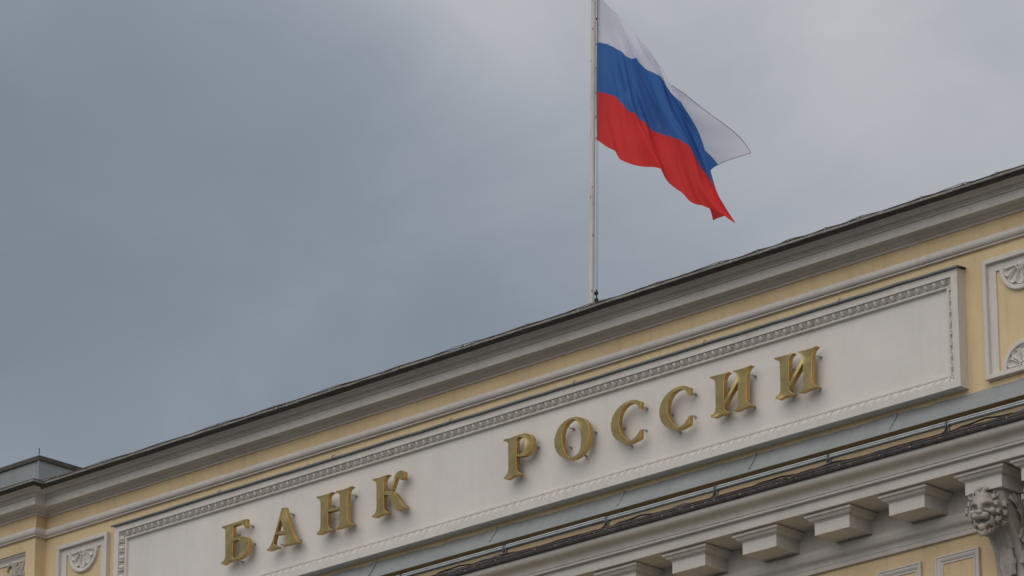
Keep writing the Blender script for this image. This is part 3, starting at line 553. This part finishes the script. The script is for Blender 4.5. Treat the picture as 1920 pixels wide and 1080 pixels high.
for a in ((-9.508, 19.815, -9.530, 19.850), (-9.462, 19.80, -9.440, 19.838), (-9.425, 19.775, -9.385, 19.812), (-9.40, 19.74, -9.352, 19.768)):
    relief('leaf_tip', [(a[0], a[1]), ((a[0] + a[2]) / 2 + .004, (a[1] + a[3]) / 2), (a[2], a[3])], (.024, .007), .132)
for k, (x, z) in enumerate(((-9.40, 19.672), (-9.345, 19.682), (-9.288, 19.668), (-9.230, 19.655))):
    relief('leaf_lobe', [(x, z + .012), (x + .008, z - .03), (x - .012, z - .085)], (.030, .016), .125)
relief('shield', [(-9.47, 19.70), (-9.49, 19.66), (-9.50, 19.60), (-9.49, 19.54)], (.036, .052), .115)
relief('shield', [(-9.60, 19.655), (-9.68, 19.672), (-9.76, 19.672), (-9.85, 19.64)], (.030, .04), .115)
relief('scroll', [(-9.85, 19.58), (-9.95, 19.68), (-10.05, 19.78), (-10.15, 19.74), (-10.18, 19.62)], (.02, .03))

# metal-clad roof structure behind the left end
ph = empty('roof_house', (-15.107, 5.0, 20.5)); ph.parent = bank
PHX, PHY, PHZ = -15.107, 5.0, 3.397
for k in range(3):
    a = -k * 1.35; B().box(a - 1.346, a, -.0, .04, 0, PHZ - .07).done('cladding_sheet', 'zinc', ph)
    B().tube([(a, -.012, 0), (a, -.012, PHZ - .08)], .012, 6).done('standing_seam', 'zinc', ph)
for k in range(4):
    a = k * 1.35; B().box(-.04, .002, a + .002, a + 1.346, 0, PHZ - .07).done('cladding_sheet', 'zinc', ph)
    if k: B().tube([(.012, a, 0), (.012, a, PHZ - .08)], .012, 6).done('standing_seam', 'zinc', ph)
B().box(-4.05, .035, -.035, 5.5, PHZ - .07, PHZ).done('eaves_trim', 'dark', ph)
B().tube([(.06, -.06, PHZ), (.06, -.06, PHZ + .10)], .008, 5).done('lightning_rod', 'black', ph)

# ------------------------------------------------------------------ gold letters
DF, TH = .208, .066
def letter_mesh(loops, name):
    cu = bpy.data.curves.new(name, 'CURVE'); cu.dimensions = '2D'; cu.fill_mode = 'BOTH'
    cu.extrude = TH / 2 - .003; cu.bevel_depth = .003; cu.bevel_resolution = 1; cu.offset = -.003
    for lp in loops:
        sp_ = cu.splines.new('POLY'); sp_.points.add(len(lp) - 1); sp_.use_cyclic_u = True
        for p, (x, z) in zip(sp_.points, lp): p.co = (x, z, 0, 1)
    o = bpy.data.objects.new(name, cu); col.objects.link(o)
    dg = bpy.context.evaluated_depsgraph_get(); me = bpy.data.meshes.new_from_object(o.evaluated_get(dg))
    bpy.data.objects.remove(o); me.name = name
    me.transform(Matrix.Rotation(R(90), 4, 'X')); me.materials.clear(); me.materials.append(M['brass']); me.materials.append(M['brass_side'])
    for p in me.polygons: p.material_index = 0 if abs(p.normal.y) > .95 else 1; p.use_smooth = False
    return me
LM = {k: (x0, z0, letter_mesh(lp, 'letter_body'), lp) for k, x0, z0, lp in LETTERS}
PINS = {'be': [(.46, .47), (.20, .40), (.50, .22), (.28, .02)], 'a': [(.36, .46), (.20, .07), (.50, .08)], 'en': [(.20, .38), (.60, .43), (.58, .05), (.19, .06)],
        'ka': [(.19, .37), (.17, .06), (.52, .07), (.48, .47)], 'er': [(.19, .36), (.475, .36), (.18, .06)], 'o': [(.20, .45), (.575, .32), (.16, .22), (.40, .06)],
        'es': [(.475, .44), (.46, .16), (.10, .27), (.22, .02)], 'i': [(.19, .37), (.60, .43), (.58, .05), (.18, .05)]}
WORDS = [('be', None, 'gold metal letter Б, first letter of the sign panel'), ('a', None, 'gold metal letter А standing between Б and Н on the sign'),
         ('en', None, 'gold metal letter Н with a bright lower left leg'), ('ka', None, 'gold metal letter К, last letter of the first word'),
         ('er', None, 'gold metal letter Р, first letter of the second word'), ('o', None, 'round gold metal letter О on the sign panel'),
         ('es', None, 'open round gold letter С directly after the closed round О'), ('es', (2.662, 18.905), 'second open round gold letter С, just before the two И'),
         ('i', (3.4855, 18.920), 'first of the two gold letters И, following the open round С'), ('i', None, 'gold metal letter И, last letter at the right end of the sign')]
for key, pos, lab in WORDS:
    x0, z0, me, lp = LM[key]
    if pos: x0, z0 = pos
    t = empty('sign_letter', (x0, 0, z0)); tag(t, lab, 'letter', 'gold letters of the bank sign')
    link('letter_body', me, t, (0, -DF + TH / 2, 0))
    for px, pz in PINS[key]:
        o = B().tube([(px, -DF + TH, pz), (px, -.05, pz)], .0085, 8).done('pin', 'pin', t, 60)
        B().tube([(px, -.085, pz), (px, -.054, pz)], .015, 8).done('nut', 'pin', o, 40)

# ------------------------------------------------------------------ flagpole
pb, pt = Vector((.727, .70, 21.349)), Vector((.7984, .70, 25.506))
ax = (pt - pb); p_lo, p_hi = pb - ax * .12, pb + ax * 1.34
fp = empty('flagpole', p_lo); tag(fp, 'tall white painted flagpole with rust spots standing on the roof edge', 'flagpole')
def rel(p): return Vector(p) - p_lo
B().tube([rel(p_lo + (p_hi - p_lo) * t) for t in [i / 12 for i in range(13)]], [.0345 - .003 * i / 12 for i in range(13)], 20).done('pole', 'pole', fp, 50)
B().tube([rel(p_lo + Vector((0, 0, -.02))), rel(p_lo + Vector((0, 0, .05)))], .085, 16).done('base_flange', 'flash', fp, 40)
B().ell(rel(p_hi), (.06, .06, .06), 14, 8).done('finial', 'brass', fp, 60)
vr = Vector((.7227, .6911, 0))                                     # along the flag
for off in (.055, .070):
    B().tube([rel(pb + ax * (-.015 + 1.34 * t)) + vr * (off + .004 * math.sin(9 * t)) for t in [i / 24 for i in range(25)]], .0025, 5).done('halyard', 'greycab', fp)
for dz in (.02, .115):
    c = rel(pb + Vector((0, 0, dz))) + vr * .060
    bq = B(); bq.ell(c, (.026, .026, .032), 8, 6); bq.tube([c + Vector((0, 0, .05)), c + vr * .02, c - Vector((0, 0, .03))], .010, 6); bq.done('cleat', 'black', fp, 50)

# ------------------------------------------------------------------ flag
nr, nc = len(FLAG_GRID), len(FLAG_GRID[0])
RIDGE = 16
def crow(j, c0, c1, t):
    def P(k): return Vector(FLAG_GRID[j][max(c0, min(c1, k))])
    i = min(int(t), c1 - 1) if t < c1 else c1 - 1
    u = t - i; p0, p1, p2, p3 = P(i - 1), P(i), P(i + 1), P(i + 2)
    return .5 * (2 * p1 + (p2 - p0) * u + (2 * p0 - 5 * p1 + 4 * p2 - p3) * u * u + (3 * p1 - p0 - 3 * p2 + p3) * u ** 3)
def flag_pt(t, v):
    c0, c1 = (0, RIDGE) if t <= RIDGE else (RIDGE, nc - 1)
    rows = [crow(j, c0, c1, t) for j in range(nr)]
    k = max(i for i in range(nr - 1) if FLAG_V[i] <= v + 1e-9)
    h = FLAG_V[k + 1] - FLAG_V[k]; s = (v - FLAG_V[k]) / h
    def tang(i):                                                   # monotone-ish slopes for uneven rows
        if i == 0: return (rows[1] - rows[0]) / (FLAG_V[1] - FLAG_V[0])
        if i == nr - 1: return (rows[-1] - rows[-2]) / (FLAG_V[-1] - FLAG_V[-2])
        a, b = FLAG_V[i] - FLAG_V[i - 1], FLAG_V[i + 1] - FLAG_V[i]
        return ((rows[i] - rows[i - 1]) / a * b + (rows[i + 1] - rows[i]) / b * a) / (a + b)
    h00, h10, h01, h11 = 2 * s**3 - 3 * s * s + 1, s**3 - 2 * s * s + s, -2 * s**3 + 3 * s * s, s**3 - s * s
    return rows[k] * h00 + tang(k) * (h * h10) + rows[k + 1] * h01 + tang(k + 1) * (h * h11)
VIEW = Vector((-.6911, .7227, 0))                                  # across the cloth
def folds(t, v):
    u = t / RIDGE if t <= RIDGE else 1.0
    env = math.sin(math.pi * min(1, u)) ** .7 if u < 1 else 0
    def crease(p, k): q = math.sin(2 * math.pi * p); return (1 - abs(q)) ** k - .4          # sharp ridges, broad troughs
    w = .040 * math.sin(2 * math.pi * (2.1 * u - 1.05 * v + .10 * math.sin(5 * v))) + .022 * math.sin(2 * math.pi * (4.7 * u - 1.9 * v + .5 + .12 * math.sin(7 * v + 3 * u)))
    w -= .055 * crease(1.55 * u - .62 * v + .08 * math.sin(4 * v + 1), 3)
    pinch = math.exp(-((v - .60) / .26) ** 2) * math.exp(-((u - .34) / .26) ** 2)      # tight gathers along the lower seam
    w += pinch * (.016 * math.sin(2 * math.pi * (11.5 * u - 2.6 * v + .15 * math.sin(11 * v))) - .034 * crease(4.1 * u - 1.1 * v + .2, 5))
    w = 1.55 * w * env * (.30 + .70 * min(1, v / .22))
    if t > RIDGE:
        q = (t - RIDGE) / (nc - 1 - RIDGE); w = .022 * math.sin(2 * math.pi * (1.1 * q + 2.2 * v)) * math.sin(math.pi * min(1, q * 1.2)) + .02 * math.sin(math.pi * q) * math.sin(9 * v + 2)
    return w
flag = empty('flag', FLAG_GRID[-1][0]); fo = flag.location.copy()
tag(flag, 'white, blue and red striped cloth flag waving from the tall pole', 'flag')
TS = [i * .2 for i in range(5 * RIDGE)] + [RIDGE + (i * .2) for i in range(5 * (nc - 1 - RIDGE) + 1)]
def cloth_pt(t, v): return flag_pt(t, v) + VIEW * folds(t, v) - fo
def strip(name, v0, v1, n, m):
    vv, ff = [], []; w = len(TS)
    for j in range(n + 1):
        for t in TS: vv.append(cloth_pt(t, v0 + (v1 - v0) * j / n))
    for j in range(n):
        for i in range(w - 1): ff.append((j * w + i, j * w + i + 1, (j + 1) * w + i + 1, (j + 1) * w + i))
    return mk(name, vv, ff, m, flag, 180)
sw = strip('white_stripe', 0, 1 / 3, 26, 'f_white'); sb = strip('blue_stripe', 1 / 3, 2 / 3, 26, 'f_blue'); sr = strip('red_stripe', 2 / 3, 1, 26, 'f_red')
B().tube([cloth_pt(t, 0) for t in TS if t >= RIDGE], .0045, 5).done('hem', 'f_hem', sw)
B().tube([cloth_pt(TS[-1], v / 30) for v in range(0, 11)], .0045, 5).done('hem', 'f_hem', sw)
B().tube([cloth_pt(t, 1) for t in TS], .0045, 5).done('hem', 'f_red', sr)
B().tube([cloth_pt(0, v / 20) for v in range(0, 21)], .006, 5).done('hoist_cord', 'f_hem', flag)
for v in (.02, .18, .35, .51, .68, .84, .99):
    c = cloth_pt(0, v) - vr * .012
    B().ell(c, (.010, .010, .018), 8, 6).done('toggle', 'f_white' if v > .3 else 'black', flag, 60)

# ------------------------------------------------------------------ floodlight battens on the lower cornice
JX = [-3.18, -1.440, .36, 2.068, 3.810, 5.552, 7.293, 9.03]
NAMES = ['leftmost steel twin-tube light batten, under the letters Н and К', 'steel twin-tube light batten below the gap between the two words', 'steel twin-tube light batten under the letters Р and О',
         'steel twin-tube light batten under the two letters С', 'steel twin-tube light batten below the two letters И', 'steel twin-tube light batten right of the letters, above plain modillions', 'rightmost steel twin-tube light batten, above the lion heads']
for (a, b_), lab in zip(zip(JX[:-1], JX[1:]), NAMES):
    t = empty('light_batten', (a, -.5, 17.70)); tag(t, lab, 'light', 'light battens along the lower cornice')
    ln = b_ - a - .055; dz = random.uniform(-.004, .004); tl = random.uniform(-.004, .004)
    for h, dy in ((.229, .004), (.201, -.006)):
        B().tube([(.02, dy, h + dz), (.02 + ln, dy, h + dz + tl)], .0125, 14).done('tube', 'steel', t, 50)
    B().box(.015, .025 + ln, .012, .040, .186, .232).done('back_rail', 'greycab', t)
    for xx in (.0, ln + .02):
        bq = B().box(xx - .002, xx + .016, -.010, .045, .180, .238); bq.box(xx + .002, xx + .012, .0, .03, -.02, .182); bq.done('end_bracket', 'greycab', t)
    B().tube([(ln + .03, 0, .16), (ln + .05, -.05, .10), (ln + .02, -.14, .035), (ln - .12, -.22, .0)], .011, 6).done('lead', 'black', t, 60)

# cables lying along the edge of the lower cornice
def cable(lab, x0, x1, d0, z0, r, m, amp, seed):
    rnd = random.Random(seed); n = int((x1 - x0) / .11); pts = []
    ph_ = [rnd.uniform(0, 6.28) for _ in range(6)]
    for i in range(n + 1):
        x = x0 + (x1 - x0) * i / n
        wob = math.sin(x * 1.7 + ph_[0]) * .5 + math.sin(x * 4.3 + ph_[1]) * .3 + math.sin(x * 11 + ph_[2]) * .2
        wz = max(0, math.sin(x * 2.3 + ph_[3]) * .6 + math.sin(x * 6.1 + ph_[4]) * .4 + .2 * math.sin(x * 17 + ph_[5]))
        pts.append((x, -(d0 + wob * amp * .6), z0 + wz * amp + rnd.uniform(0, .004)))
    o = B().tube(pts, r, 6).done('cable', m, None, 60); tag(o, lab, 'cable', 'cables lying along the lower cornice')
cable('thick black cable lying along the lower cornice edge', -4.0, 10.5, .80, 17.674, .011, 'black', .034, 1)
cable('grey cable looping along the lower cornice edge', -4.0, 10.5, .75, 17.690, .009, 'greycab', .036, 2)
cable('thin reddish brown wire along the outermost lower cornice edge', -4.0, 10.5, .850, 17.655, .006, 'copper', .010, 3)
cable('thin pale cable just behind the black one on the lower cornice', -4.0, 10.5, .70, 17.706, .006, 'clip', .018, 4)

# ------------------------------------------------------------------ wire along the roof edge
clips = [-8.2, -7.3, -6.2, -5.0, -3.9, -2.75, -1.6, -.45, .68, 1.75, 2.85, 3.86, 4.49, 4.98, 5.55, 6.06, 6.99, 7.58, 8.08, 8.9, 9.8]
rw = empty('roof_wire', (clips[0], -.44, 20.73)); tag(rw, 'thin brown wire stretched on small clips along the roof edge', 'wire')
pts = [(-10.8, -.62, 20.735), (-9.6, -.64, 20.76), (-8.9, -.6, 20.745)]
for i, xx in enumerate(clips):
    pts.append((xx, -.452, 20.752 + (.010 if i % 2 else 0)))
    if i < len(clips) - 1: pts.append(((xx + clips[i + 1]) / 2 + random.uniform(-.15, .15), -.455, 20.732 + random.uniform(-.003, .010)))
B().tube([(x - clips[0], y + .44, z - 20.73) for x, y, z in pts], .0045, 6).done('wire', 'copper', rw, 60)
for xx in clips:
    B().box(xx - clips[0] - .014, xx - clips[0] + .014, -.025, .012, -.012, .030).done('clip', 'clip', rw)
